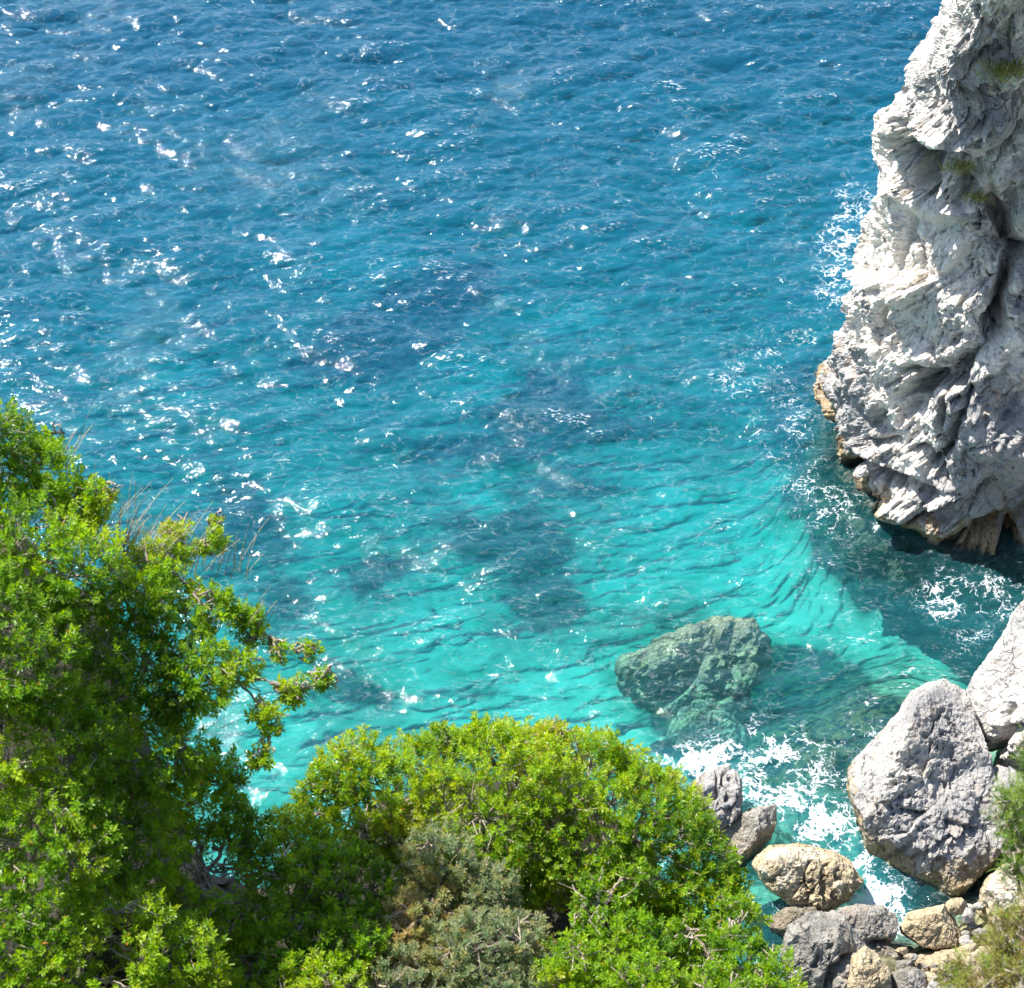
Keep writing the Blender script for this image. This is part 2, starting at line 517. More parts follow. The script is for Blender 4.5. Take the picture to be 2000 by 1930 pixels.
wx = axis(-LW / 2, LW / 2, LW / NW, 2500.0)
wy = axis(8.0, 8.0 + LW, LW / NW, 2500.0)
H = 0
DX = DY = 0
for lam, wd, wind, amp, sd in ((4.6, .40, math.radians(60), .062, 1), (1.9, .45, math.radians(98), .040, 2), (.85, .45, math.radians(76), .024, 3), (.45, .4, math.radians(100), .014, 4)):
    h, z = wave_field(lam, wd, wind, amp, sd)
    hx = np.real(np.fft.ifft2(-1j * KX / KK * z))
    hy = np.real(np.fft.ifft2(-1j * KY / KK * z))
    sc_ = amp / np.real(np.fft.ifft2(z)).std()
    H = H + h
    DX = DX + hx * sc_ * .9
    DY = DY + hy * sc_ * .9
NX, NY = len(wx), len(wy)
GX, GY = np.meshgrid(wx, wy)
inx = (np.round((GX + LW / 2) / (LW / NW)).astype(int)) % NW
iny = (np.round((GY - 8) / (LW / NW)).astype(int)) % NW
fade = np.clip((LW / 2 - np.abs(GX)) / 4, 0, 1) * np.clip((LW / 2 - np.abs(GY - 8 - LW / 2)) / 4, 0, 1)
Z = H[iny, inx] * fade
X = GX + DX[iny, inx] * fade
Y = GY + DY[iny, inx] * fade
WV = np.stack([X, Y, Z], -1).reshape(-1, 3)
flat = np.stack([GX, GY, np.zeros_like(GX)], -1).reshape(-1, 3)
wpx, wpy = project(flat)
near = (np.abs(wpx - 1000) < 3000) & (flat[:, 1] > 5)
wd_, _ = sea_bed(wpx, wpy)
for b, k in (((1350, 1310, 165, 95, -12), 2.0), ((1400, 1430, 90, 45, 0), 2.0)):
    g_ = np.clip(blob(wpx, wpy, b) * 2, 0, 1)
    wd_ = wd_ * (1 - g_) + k * g_
foam = np.where(near, foam_amount(wpx, wpy), 0)
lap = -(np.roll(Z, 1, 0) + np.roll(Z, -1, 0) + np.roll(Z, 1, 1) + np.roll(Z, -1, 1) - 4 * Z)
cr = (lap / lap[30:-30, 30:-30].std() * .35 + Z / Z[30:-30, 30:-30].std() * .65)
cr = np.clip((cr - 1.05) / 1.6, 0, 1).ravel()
F = grid_faces(NY, NX)
# close the body of water: skirt ring and bottom
ring = np.concatenate([np.arange(NX), np.arange(1, NY) * NX + NX - 1, ((NY - 1) * NX + np.arange(NX - 2, -1, -1)), (np.arange(NY - 2, 0, -1) * NX)])
low = WV[ring].copy()
low[:, 2] = -60
b0 = len(WV)
cen = b0 + len(ring)
V = np.concatenate([WV, low, [[0, 50, -60]]])
nr_ = len(ring)
i = np.arange(nr_)
j = (i + 1) % nr_
Fs = np.stack([ring[i], b0 + i, b0 + j, ring[j]], 1)
ii = np.arange(0, nr_ - 1, 2)
Fb = np.stack([b0 + ii, np.full(len(ii), cen), b0 + (ii + 2) % nr_, b0 + ii + 1], 1)
pad = np.zeros(nr_ + 1)
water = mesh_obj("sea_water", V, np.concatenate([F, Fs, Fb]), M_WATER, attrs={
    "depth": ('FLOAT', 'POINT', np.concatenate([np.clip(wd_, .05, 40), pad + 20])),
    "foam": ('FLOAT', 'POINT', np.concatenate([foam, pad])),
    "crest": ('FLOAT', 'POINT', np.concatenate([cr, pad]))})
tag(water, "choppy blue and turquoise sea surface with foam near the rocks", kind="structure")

fx = axis(-30, 30, .14, 2600.0)
fy = axis(22, 84, .14, 2600.0)
FX, FY = np.meshgrid(fx, fy)
fl = np.stack([FX, FY, np.zeros_like(FX)], -1).reshape(-1, 3)
fpx, fpy = project(fl)
fd, fs = sea_bed(fpx, fpy)
for _ in range(6):                                        # the bed is seen through the surface: settle depth against view
    fl[:, 2] = -np.clip(fd, 0, 20)
    fpx, fpy = project(fl)
    d2, fs = sea_bed(fpx, fpy)
    fd = fd * .45 + d2 * .55
fg, sg = fd.reshape(len(fy), len(fx)), fs.reshape(len(fy), len(fx))
for k in range(70):
    for a_ in (0, 1):
        fg = (np.roll(fg, 1, a_) + np.roll(fg, -1, a_) + 2 * fg) / 4
        if k < 1:
            sg = (np.roll(sg, 1, a_) + np.roll(sg, -1, a_) + 2 * sg) / 4
fd, fs = fg.ravel(), sg.ravel()
bump_ = fbm(fl * [.5, .5, 1], 5, 3) * .8 + np.abs(fbm(fl * [1.7, 1.7, 1], 4, 9)) * .4
fl[:, 2] = -fd + bump_ * np.where(fd < 1.8, np.clip(1.1 - fs, .06, .7), .12)
fl[:, 2] = np.clip(fl[:, 2], -40, 1.0)
seabed = mesh_obj("sea_floor", fl, grid_faces(len(fy), len(fx)), M_FLOOR, attrs={"sand": ('FLOAT', 'POINT', fs)})
tag(seabed, "pale sand and dark weed sea floor under the water", kind="structure")


# ------------------------------------------------------------------ rocks
_ja = math.radians(32)
JOINT = np.array([[math.cos(_ja), 0, math.sin(_ja)], [0, 1, 0], [-math.sin(_ja), 0, math.cos(_ja)]]) @ np.diag([1.35, 1.0, .62])


def rockify(P, N, amp, s=0, block=1.0):
    """displace points P along N: blocky facets, folds and small grain; amp = overall size factor in metres"""
    Q = P + .12 * amp * np.stack([fbm(P / (1.6 * amp), 3, s + 50), fbm(P / (1.6 * amp), 3, s + 60), fbm(P / (1.6 * amp), 3, s + 70)], 1)
    d = fbm(P / (2.2 * amp), 3, s) * .30 * amp
    for sc, a, k in ((1.5, .34, 11), (.62, .15, 23), (.27, .06, 37)):
        f1, ed, t = cells((Q / (sc * amp)) @ JOINT, s + k)
        d += (t * block - np.exp(-ed * 16) * .26 + .07) * a * amp
    d += (ridged(P / (.35 * amp), 3, s + 5) - .4) * .05 * amp
    return P + N * d[:, None]


def seg_dist(px, py, pts):
    best = np.full(len(px), 1e9)
    for (x0, y0), (x1, y1) in zip(pts[:-1], pts[1:]):
        dx, dy = x1 - x0, y1 - y0
        t = np.clip(((px - x0) * dx + (py - y0) * dy) / (dx * dx + dy * dy + 1e-9), 0, 1)
        best = np.minimum(best, np.hypot(px - x0 - t * dx, py - y0 - t * dy))
    return best


def sculpt(V, N, strokes):
    """chisel strokes: (polyline, width, depth); depth > 0 cuts in"""
    px, py = project(V)
    wob = fbm(V * 1.3, 4, 77) * 26
    for pts, w, dep in strokes:
        d = seg_dist(px + wob, py + wob * .6, pts)
        V = V - N * (dep * np.exp(-(d / w) ** 2.4))[:, None]
    return V


def catmull(pts, n):
    pts = np.asarray(pts, float)
    m = len(pts)
    t = np.linspace(0, m - 1.000001, n)
    k = t.astype(int)
    f = (t - k)[:, None]
    g = lambda o: pts[np.clip(k + o, 0, m - 1)].reshape(n, -1)
    p0, p1, p2, p3 = g(-1), g(0), g(1), g(2)
    return .5 * (2 * p1 + (p2 - p0) * f + (2 * p0 - 5 * p1 + 4 * p2 - p3) * f ** 2 + (3 * p1 - p0 - 3 * p2 + p3) * f ** 3)


CLIFF = {
    -4: [(2700, 400), (2200, 420), (1900, 520), (1750, 600), (1660, 690), (1580, 840), (1570, 920), (1620, 1060), (1710, 1170), (1850, 1250), (1990, 1270), (2700, 1330)],
    0: [(2700, 240), (2200, 260), (1880, 330), (1740, 430), (1672, 540), (1600, 690), (1584, 765), (1632, 890), (1705, 985), (1850, 1062), (1990, 1085), (2700, 1150)],
    1.6: [(2700, 180), (2200, 200), (1880, 260), (1745, 370), (1678, 480), (1618, 640), (1606, 700), (1642, 810), (1712, 905), (1850, 975), (1990, 1000), (2700, 1060)],
    4.2: [(2700, 60), (2200, 90), (1880, 140), (1765, 260), (1695, 390), (1645, 550), (1640, 610), (1672, 700), (1740, 775), (1850, 850), (1990, 880), (2700, 940)],
    8: [(2700, -120), (2200, -90), (1880, -40), (1790, 110), (1715, 280), (1668, 430), (1668, 480), (1700, 540), (1760, 590), (1860, 650), (1990, 680), (2700, 740)],
    11: [(2700, -250), (2200, -220), (1890, -160), (1800, 0), (1735, 170), (1705, 330), (1716, 365), (1745, 400), (1800, 440), (1870, 480), (1990, 500), (2700, 560)],
    12.5: [(2700, -320), (2200, -290), (1890, -220), (1800, -60), (1725, 100), (1688, 265), (1692, 305), (1745, 345), (1810, 365), (1880, 390), (1990, 400), (2700, 470)],
    16: [(2700, -480), (2200, -450), (1900, -390), (1840, -260), (1790, -60), (1742, 130), (1742, 175), (1775, 215), (1820, 235), (1890, 235), (1990, 230), (2700, 300)],
    20: [(2700, -680), (2200, -650), (1930, -590), (1880, -450), (1840, -250), (1795, 0), (1790, 45), (1815, 80), (1850, 85), (1900, 70), (1990, 50), (2700, 120)],
    24: [(2700, -860), (2200, -840), (1980, -800), (1930, -650), (1890, -400), (1850, -180), (1850, -130), (1870, -90), (1900, -80), (1940, -90), (2000, -110), (2700, -40)],
    28: [(2700, -1000), (2200, -980), (2050, -950), (2000, -850), (1960, -650), (1930, -420), (1930, -380), (1945, -340), (1970, -320), (2000, -320), (2050, -320), (2700, -260)],
}
NC, NR = 560, 620
zs = sorted(CLIFF)
rows = []
for zl in zs:
    a = np.array(CLIFF[zl], float)
    rows.append(catmull(at_z(a[:, 0], a[:, 1], zl if zl < 4 else 3.9 + (zl - 4.2) * .76), NC))
R3 = np.stack(rows)                                         # level x contour x 3
# even spacing along the contour measured at mid height, denser on the visible side
wgt = np.r_[0, np.cumsum(np.linalg.norm(np.diff(R3[4], axis=0), axis=1))]
G = catmull(R3.reshape(len(zs), -1), NR).reshape(NR, NC, 3)
seg = np.linalg.norm(np.diff(G[:, NC // 2], axis=0), axis=1)
V = G.reshape(-1, 3)
N = grid_normals(V, NR, NC)
mid_in = V - np.array([14.0, 52.0, 10.0])
if (N * (V - np.array([20.0, 52.0, 8.0]))).sum() < 0:
    N = -N
V = rockify(V, N, 1.8, 4, 1.6)
V = rockify(V, N, .75, 9, 1.25)
V = rockify(V, N, .34, 19, 1.4)
V = sculpt(V, N, [
    ([(1755, 285), (1785, 315), (1850, 318)], 34, 2.1), ([(1735, 365), (1800, 395), (1880, 410)], 34, -.7), ([(1700, 235), (1790, 235), (1890, 240)], 44, -.8), ([(1730, 235), (1765, 280)], 16, .5),
    ([(1905, 400), (1945, 440), (1965, 500), (1935, 560), (1930, 640)], 18, 1.7), ([(1950, 470), (2000, 500)], 34, 1.2),
    ([(1925, 640), (1880, 700), (1850, 745), (1760, 750)], 24, 1.1), ([(1762, 735), (1800, 790), (1760, 810)], 16, .7),
    ([(1835, 760), (1840, 880), (1832, 950)], 7, .5), ([(1800, 880), (1815, 910)], 14, .7), ([(1890, 760), (1870, 830), (1838, 890)], 9, .5),
    ([(1655, 905), (1700, 930), (1760, 950), (1810, 975)], 13, .8), ([(1880, 1050), (1950, 1045), (2010, 1010)], 26, 1.1),
    ([(1690, 870), (1740, 870)], 14, .5), ([(1700, 600), (1690, 680)], 8, .35), ([(1820, 170), (1860, 130), (1930, 60)], 7, .4),
    ([(1880, 250), (1905, 200), (1990, 190)], 7, .4), ([(1920, 300), (1990, 240)], 9, .4), ([(1760, 560), (1740, 470)], 7, .25),
    ([(1700, 500), (1700, 430)], 7, -.3), ([(1860, 830), (1990, 860), (2100, 870)], 50, -.45), ([(1720, 1000), (1860, 1040)], 14, -.3)])
V = V + N * ((ridged(V @ np.array([[2.6, 1, .4], [-1, 3.2, .6], [1.2, -.4, 1.5]]), 3, 90) - .5) * .07)[:, None]
f1, _, _ = cells(V * [2.2, 2.2, 1.3], 95)
V = V - N * (.22 * np.clip((.32 - f1) / .2, 0, 1) * np.clip((fbm(V * .6, 2, 97) + .1) * 4, 0, 1))[:, None]
# trim the sea side so that its profile follows the real headland
SIL = np.array([(1990, -300), (1930, -200), (1875, -60), (1845, 0), (1805, 70), (1765, 130), (1745, 175), (1705, 230), (1690, 285), (1712, 330), (1720, 350), (1682, 420), (1665, 500), (1640, 560),
                (1638, 620), (1622, 680), (1592, 715), (1582, 765), (1605, 810), (1628, 870), (1640, 930), (1690, 965), (1705, 1000), (1750, 1040), (1850, 1072)], float)
px, py = project(V)
vis = V[:, 2] > -.2
bins = np.arange(-300, 1072, 14.0)
mn = np.array([px[vis & (np.abs(py - b) < 12)].min() for b in bins])
dl = np.interp(bins, SIL[:, 1], SIL[:, 0]) - mn
dl = np.convolve(np.pad(dl, 2, mode='edge'), [.1, .22, .36, .22, .1], 'valid')
dist_ = (V - Cc) @ cF
dl[bins > 930] *= np.clip((1072 - bins[bins > 930]) / 142, 0, 1)
V[:, 0] += np.interp(py, bins, dl) * dist_ / K * np.clip((2100 - px) / 400, 0, 1)
px, py = project(V)
gbias = np.zeros(len(V))  # patches push the rock tone towards grey, negative ones towards white
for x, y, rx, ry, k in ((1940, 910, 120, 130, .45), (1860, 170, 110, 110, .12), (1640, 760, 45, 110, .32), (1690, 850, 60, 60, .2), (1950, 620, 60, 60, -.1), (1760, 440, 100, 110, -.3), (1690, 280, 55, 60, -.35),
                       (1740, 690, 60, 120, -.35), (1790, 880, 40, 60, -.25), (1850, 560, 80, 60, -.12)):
    gbias += k * np.exp(-(((px - x) / rx) ** 2 + ((py - y) / ry) ** 2))
top = np.array([[30.0, 92.0, 29.0]])
capi = len(V)
Fc = grid_faces(NR, NC)
last = (NR - 1) * NC + np.arange(0, NC - 2, 2)
Fcap = np.stack([last, last + 1, last + 2, np.full(len(last), capi)], 1)
cliff = mesh_obj("sea_cliff", np.concatenate([V, top]), np.concatenate([Fc, Fcap]), M_CLIFF, attrs={"grey_bias": ('FLOAT', 'POINT', np.append(gbias, 0))})
tag(cliff, "tall white and grey limestone cliff rising from the sea", "cliff", kind="structure")


CLIFF_V = V.copy()


def sphere_dirs(n):
    """cube sphere: directions and quads"""
    g = np.tan(np.linspace(-math.pi / 4, math.pi / 4, n))
    A, B = np.meshgrid(g, g)
    one = np.ones_like(A)
    Vs, Fs_ = [], []
    for k, (p, q, r) in enumerate(((A, B, one), (-A, B, -one), (one, B, -A), (-one, B, A), (A, one, -B), (A, -one, B))):
        Vs.append(np.stack([p, q, r], -1).reshape(-1, 3))
        Fs_.append(grid_faces(n, n) + k * n * n)
    Vv = np.concatenate(Vs)
    Ff = np.concatenate(Fs_)
    key = np.round(Vv / np.linalg.norm(Vv, axis=1, keepdims=True) * 1e5).astype(np.int64)
    _, idx, inv = np.unique(key, axis=0, return_index=True, return_inverse=True)
    Vv = Vv[idx]
    return Vv / np.linalg.norm(Vv, axis=1, keepdims=True), inv.ravel()[Ff]


def boulder(name, poly, zc, thick, mat, label, cat="rock", amp=.8, res=90, p=3.0, strokes=(), cuts=(), seed=0, block=2.0, detail=True, pits=0.0, ncut=7, edge=.14, group=None, squash=1.0):
    """rock whose outline is the photo polygon, with its own depth (thick = half depth / half width) resting at height zc"""
    poly = np.array(poly, float)
    c = np.array([(poly[:, 0].min() + poly[:, 0].max()) / 2, (poly[:, 1].min() + poly[:, 1].max()) / 2])
    C3 = at_z(c[0], c[1], zc)
    dist = (C3 - Cc) @ cF
    m = dist / K
    Dn, Fq = sphere_dirs(res)
    pn = (np.abs(Dn) ** p).sum(1) ** (1 / p)
    S = Dn / pn[:, None]
    a, b, w = S.T
    th = np.arctan2(b, a)
    rho = (np.abs(a) ** p + np.abs(b) ** p) ** (1 / p)      # 1 on the silhouette
    # polar radius of the polygon
    pe = np.concatenate([poly, poly[:1]])
    q = []
    for (x0, y0), (x1, y1) in zip(pe[:-1], pe[1:]):
        for f in np.linspace(0, 1, 24, endpoint=False):
            q.append((x0 + (x1 - x0) * f - c[0], -(y0 + (y1 - y0) * f - c[1])))
    q = np.array(q)
    qt, qr = np.arctan2(q[:, 1], q[:, 0]), np.hypot(q[:, 0], q[:, 1])
    o = np.argsort(qt)
    qt, qr = qt[o], qr[o]
    rr = np.interp(th, np.r_[qt[-1] - 2 * math.pi, qt, qt[0] + 2 * math.pi], np.r_[qr[-1], qr, qr[0]]) * m
    half = (np.ptp(poly[:, 0]) + np.ptp(poly[:, 1])) / 4 * m
    L = np.stack([np.cos(th) * rho * rr, np.sin(th) * rho * rr, w * half * thick], 1)
    rc = np.random.default_rng(seed + 500)
    auto = [(*rc.normal(size=2), abs(rc.normal()) * .9 + .25, rc.uniform(.66, .84)) for _ in range(ncut)]
    for (nx, ny, nz, off) in list(cuts) + auto:                            # flat fracture faces, in units of half size
        nn = np.array([nx, ny, nz], float)
        nn /= np.linalg.norm(nn)
        e = np.maximum(0, L @ nn - off * half)
        L = L - nn * (e * .93)[:, None]
    V = C3 + L[:, :1] * cR + L[:, 1:2] * cU - L[:, 2:3] * cF
    N = S[:, :1] * cR + S[:, 1:2] * cU - S[:, 2:3] * cF
    N = N / np.linalg.norm(N, axis=1, keepdims=True)
    fade_ = np.clip(1.12 - rho ** 4, edge, 1)      # keep the traced outline
    W = rockify(V, N, half * .5 * amp, seed, block)
    V = V + (W - V) * fade_[:, None]
    if strokes:
        V = sculpt(V, N, strokes)
    if detail:
        V = V + N * ((ridged(V * 3.4, 3, seed + 3) - .5) * .07 * min(1, half))[:, None]
    if pits:
        for sc_p, dp in ((.42, .17), (.2, .07)):
            Qp = V @ np.array([[.8, .3, 0], [-.5, 1.5, 0], [0, .2, 1.1]])
            f1, _, _ = cells(Qp / sc_p + fbm(V * 2, 2, seed)[:, None] * .4, seed + 77)
            gate = np.clip((fbm(V * .55, 3, seed + 9) + .08) * 4, 0, 1)
            V = V - N * (dp * pits * gate * np.clip((.34 - f1) / .2, 0, 1) * np.clip(1.2 - rho ** 4, 0, 1))[:, None]
    root = C3.copy()
    o = mesh_obj(name, V - root, Fq, mat)
    o.location = root
    tag(o, label, cat, group)
    return o


boulder("boulder", [(1663, 1509), (1700, 1465), (1740, 1425), (1766, 1397), (1790, 1355), (1824, 1336), (1853, 1331), (1893, 1350), (1912, 1420), (1927, 1492), (1942, 1560),
                    (1965, 1604), (1931, 1670), (1869, 1735), (1810, 1758), (1754, 1762), (1696, 1703), (1680, 1616), (1663, 1554)], .9, .8, M_GREYROCK,
        "huge pale grey pitted boulder with a golden foot beside the foaming inlet", "boulder", amp=.47, res=230, p=3.6, seed=21, pits=1.0, block=2.0, ncut=4,
        cuts=((.12, .25, 1, .5), (-.8, -.7, .9, .8)),
        strokes=[([(1870, 1640), (1790, 1680)], 6, .12), ([(1770, 1500), (1790, 1480)], 7, .2), ([(1835, 1380), (1815, 1430)], 4, .12), ([(1860, 1615), (1905, 1625)], 8, .2),
                 ([(1765, 1590), (1810, 1596)], 7, .2), ([(1745, 1680), (1790, 1635), (1800, 1600)], 6, .14), ([(1700, 1560), (1690, 1600)], 5, .12), ([(1735, 1540), (1745, 1530)], 6, .2)])
boulder("rock_outcrop", [(1890, 1370), (1905, 1325), (1935, 1290), (1960, 1250), (1985, 1200), (2040, 1120), (2200, 1050), (2450, 1200), (2400, 1500), (2100, 1580), (1985, 1545), (1950, 1500), (1925, 1470), (1900, 1420)],
        2.0, .75, M_CLIFF, "steep white rock slope at the right edge above the huge pale boulder", "rock outcrop", amp=.5, res=150, p=2.4, seed=33, block=1.1,
        strokes=[([(1925, 1480), (1945, 1440), (1990, 1430)], 12, .5), ([(1970, 1380), (1950, 1460)], 8, .3)])
boulder("boulder", [(1469, 1690), (1485, 1668), (1510, 1653), (1550, 1652), (1589, 1655), (1630, 1665), (1658, 1680), (1684, 1718), (1659, 1752), (1609, 1781), (1570, 1772), (1540, 1765), (1498, 1735)],
        .45, .75, M_GOLD, "rounded golden boulder with rows of dark pits at the head of the inlet", "boulder", amp=.5, res=150, seed=41, ncut=0, pits=1.3,
        strokes=[([(1615, 1690), (1610, 1760)], 6, .16), ([(1580, 1680), (1575, 1740)], 4, .12), ([(1512, 1710), (1505, 1722)], 5, .15), ([(1640, 1700), (1635, 1720)], 5, .12)])
boulder("jagged_rock", [(1340, 1560), (1365, 1520), (1385, 1508), (1405, 1498), (1424, 1494), (1440, 1508), (1452, 1530), (1452, 1570), (1440, 1620), (1400, 1640), (1350, 1640)],
        .7, .8, M_GREYROCK, "spiky sunlit grey rock just behind the right side of the round bush", "rock", amp=.75, res=100, seed=52, block=2.4,
        strokes=[([(1425, 1500), (1415, 1560)], 4, .25), ([(1400, 1510), (1395, 1560)], 4, .2), ([(1440, 1520), (1438, 1560)], 3, .2)])
boulder("ledge_rock", [(1400, 1640), (1425, 1612), (1447, 1590), (1475, 1578), (1516, 1572), (1519, 1600), (1506, 1640), (1480, 1675), (1455, 1705), (1400, 1720)],
        .4, .8, M_DARKROCK, "narrow dark ledge rock with a tan crest jutting into the foam", "rock", amp=.6, res=100, seed=63,
        cuts=((.6, -.6, .6, .25), (-.7, .2, .7, .35)))
boulder("grey_rock", [(1525, 1860), (1540, 1812), (1585, 1785), (1640, 1782), (1668, 1815), (1694, 1850), (1680, 1895), (1650, 1945), (1580, 1970), (1535, 1925)],
        .8, .7, M_DARKROCK, "rough dark grey rock just right of the lowest bush corner", "rock", amp=.65, res=110, seed=71, strokes=[([(1660, 1870), (1610, 1930)], 9, .35)])
boulder("grey_rock", [(1632, 1800), (1640, 1776), (1680, 1768), (1725, 1770), (1752, 1790), (1750, 1820), (1735, 1850), (1790, 1870), (1786, 1890), (1740, 1897), (1700, 1870), (1655, 1850), (1632, 1830)],
        .6, .6, M_DARKROCK, "flat grey rock with a yellowish upper rim below the golden boulder", "rock", amp=.6, res=110, seed=84, strokes=[([(1700, 1850), (1740, 1846)], 7, .3)])
boulder("tan_rock", [(1648, 1935), (1665, 1870), (1690, 1848), (1715, 1865), (1738, 1893), (1740, 1935), (1720, 1980), (1660, 1980)],
        1.0, .7, M_YELLOW, "tan angular rock at the bottom edge between the grey rocks", "rock", amp=.6, res=90, seed=95)
boulder("yellow_rock", [(1757, 1812), (1775, 1785), (1800, 1775), (1845, 1768), (1870, 1795), (1882, 1825), (1875, 1850), (1830, 1862), (1790, 1850), (1765, 1835)],
        .7, .6, M_YELLOW, "bright yellow pitted rock below the foot of the huge pale boulder", "rock", amp=.4, res=120, seed=17, pits=1.1)
boulder("stone", [(1845, 1768), (1858, 1755), (1880, 1754), (1890, 1765), (1886, 1782), (1870, 1790), (1852, 1784)], 1.0, .9, M_YELLOW,
        "small orange stone in the shade under the huge pale boulder", "stone", amp=.4, res=50, seed=27)
boulder("stone", [(1878, 1790), (1888, 1772), (1900, 1777), (1903, 1795), (1892, 1803), (1881, 1800)], 1.1, .9, M_GREYROCK,
        "tiny pale stone touching the small orange stone", "stone", amp=.4, res=50, seed=29)
boulder("pale_rock", [(1905, 1790), (1918, 1745), (1935, 1712), (1970, 1690), (2040, 1680), (2120, 1740), (2100, 1830), (2020, 1850), (1940, 1825)],
        .9, .7, M_GOLD, "pale pinkish rock at the right edge below the shaded gap", "rock", amp=.5, res=100, seed=38)
boulder("pale_rock", [(1925, 1500), (1945, 1490), (1990, 1505), (2050, 1560), (2080, 1660), (2000, 1700), (1955, 1650), (1940, 1570)],
        1.2, .6, M_GREYROCK, "pale rock half hidden by the blurred shrub at the right edge", "rock", amp=.6, res=80, seed=48)
boulder("grey_rock", [(1800, 1940), (1828, 1908), (1860, 1902), (1895, 1925), (1905, 1960), (1860, 1985), (1810, 1980)],
        .9, .7, M_GREYROCK, "light grey rock cut off by the bottom edge right of the tan rock", "rock", amp=.5, res=80, seed=58)
boulder("shore_rock", [(1780, 1890), (1800, 1868), (1850, 1858), (1920, 1850), (1990, 1850), (2050, 1900), (1990, 1990), (1880, 1985), (1800, 1950)],
        .2, .5, M_YELLOW, "low mossy rock below the yellow pitted rock", "rock", amp=.6, res=90, seed=68)
boulder("brown_rock", [(1500, 1800), (1530, 1775), (1570, 1765), (1612, 1775), (1632, 1800), (1600, 1830), (1540, 1840), (1505, 1830)],
        .15, .6, M_DARKROCK, "low brown rock washed by foam between the golden boulder and the dark grey rock", "rock", amp=.7, res=80, seed=61)
boulder("grey_rock", [(1735, 1905), (1760, 1893), (1800, 1895), (1822, 1915), (1815, 1950), (1770, 1965), (1738, 1950)],
        .9, .7, M_DARKROCK, "dark wedge of rock at the bottom edge right of the tan angular rock", "rock", amp=.7, res=70, seed=66)
rs = np.random.default_rng(77)
for k in range(46):
    while True:
        x, y = rs.uniform(1760, 2010), rs.uniform(1745, 1935)
        if (x > 1880 or y > 1850) and not (x > 1960 and y < 1790):
            break
    q = rs.uniform(6, 19)
    a = np.linspace(0, 2 * math.pi, 9)[:-1]
    rr_ = q * rs.uniform(.7, 1.15, 8)
    boulder("stone", [(x + rr_[i] * math.cos(a[i]) * 1.2, y + rr_[i] * math.sin(a[i]) * .8) for i in range(8)], .85, .8,
            (M_YELLOW, M_GREYROCK, M_DARKROCK)[k % 3], "small broken stone among the loose stones on the shore at the lower right", "stone",
            amp=.5, res=16, seed=200 + k, detail=False, group="loose stones on the shore between the large rocks")
# rocks under water
boulder("submerged_boulder", [(1192, 1320), (1225, 1285), (1290, 1250), (1340, 1215), (1400, 1200), (1470, 1210), (1512, 1250), (1505, 1310), (1475, 1350), (1470, 1400), (1400, 1430), (1330, 1405), (1280, 1400), (1215, 1380)],
        -1.9, .26, M_WEEDROCK, "large olive algae covered boulder under the turquoise water", "boulder", amp=1.0, edge=.5, res=110, seed=101)
boulder("submerged_boulder", [(1290, 1400), (1340, 1380), (1420, 1390), (1470, 1420), (1480, 1460), (1420, 1480), (1340, 1470), (1300, 1440)],
        -2.4, .3, M_WEEDROCK, "smaller green submerged rock in front of the large olive one", "boulder", amp=.7, res=80, seed=111)

# ------------------------------------------------------------------ hillside below the camera that carries the bushes
EDGE = [(-700, 900, 18.5), (-200, 960, 18.2), (60, 1060, 18.0), (220, 1230, 17.8), (350, 1560, 17.8), (430, 1640, 18.0), (500, 1690, 18.3), (590, 1620, 18.7), (700, 1520, 19.0), (860, 1480, 19.1), (1020, 1460, 19.2), (1180, 1500, 19.1), (1320, 1620, 18.9),
        (1430, 1800, 18.4), (1560, 2090, 17.5), (1800, 2080, 14.0), (2020, 1960, 12.6), (2400, 1900, 12.2), (3200, 1900, 12.0)]
E3 = np.array([at_d(np.array(float(a)), np.array(float(b)), c + .9) for a, b, c in EDGE])
nC = 260
E = catmull(E3, nC)
prof = []
xs = E[:, 0]
lev = [(lambda e: np.stack([xs * 3.0, np.full(nC, -40.0), np.full(nC, 46.0)], 1)),
       (lambda e: np.stack([xs * 2.0, np.full(nC, -6.0), np.full(nC, 43.3)], 1)),
       (lambda e: np.stack([xs * 1.3, np.full(nC, 1.2), np.full(nC, 42.6)], 1)),
       (lambda e: np.stack([xs, e[:, 1] * .55, 42.6 + (e[:, 2] - 42.6) * 1.02 - .4], 1)),
       (lambda e: e),
       (lambda e: e + [0, 1.0, -3.5]), (lambda e: np.stack([e[:, 0], e[:, 1] + 2.2, e[:, 2] * .5], 1)), (lambda e: np.stack([e[:, 0], e[:, 1] + 3.5, np.full(nC, -9.0)], 1))]
rows = np.stack([f(E) for f in lev])
nR = 260
G = catmull(rows.reshape(len(rows), -1), nR).reshape(-1, 3)
Nn = grid_normals(G, nR, nC)
if Nn[:, 2].mean() < 0:
    Nn = -Nn
G = G + Nn * (fbm(G * .9, 4, 5) * .45 - .35)[:, None]
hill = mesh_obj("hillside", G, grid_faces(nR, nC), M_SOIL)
tag(hill, "dark dry brown slope under the bushes", kind="structure")


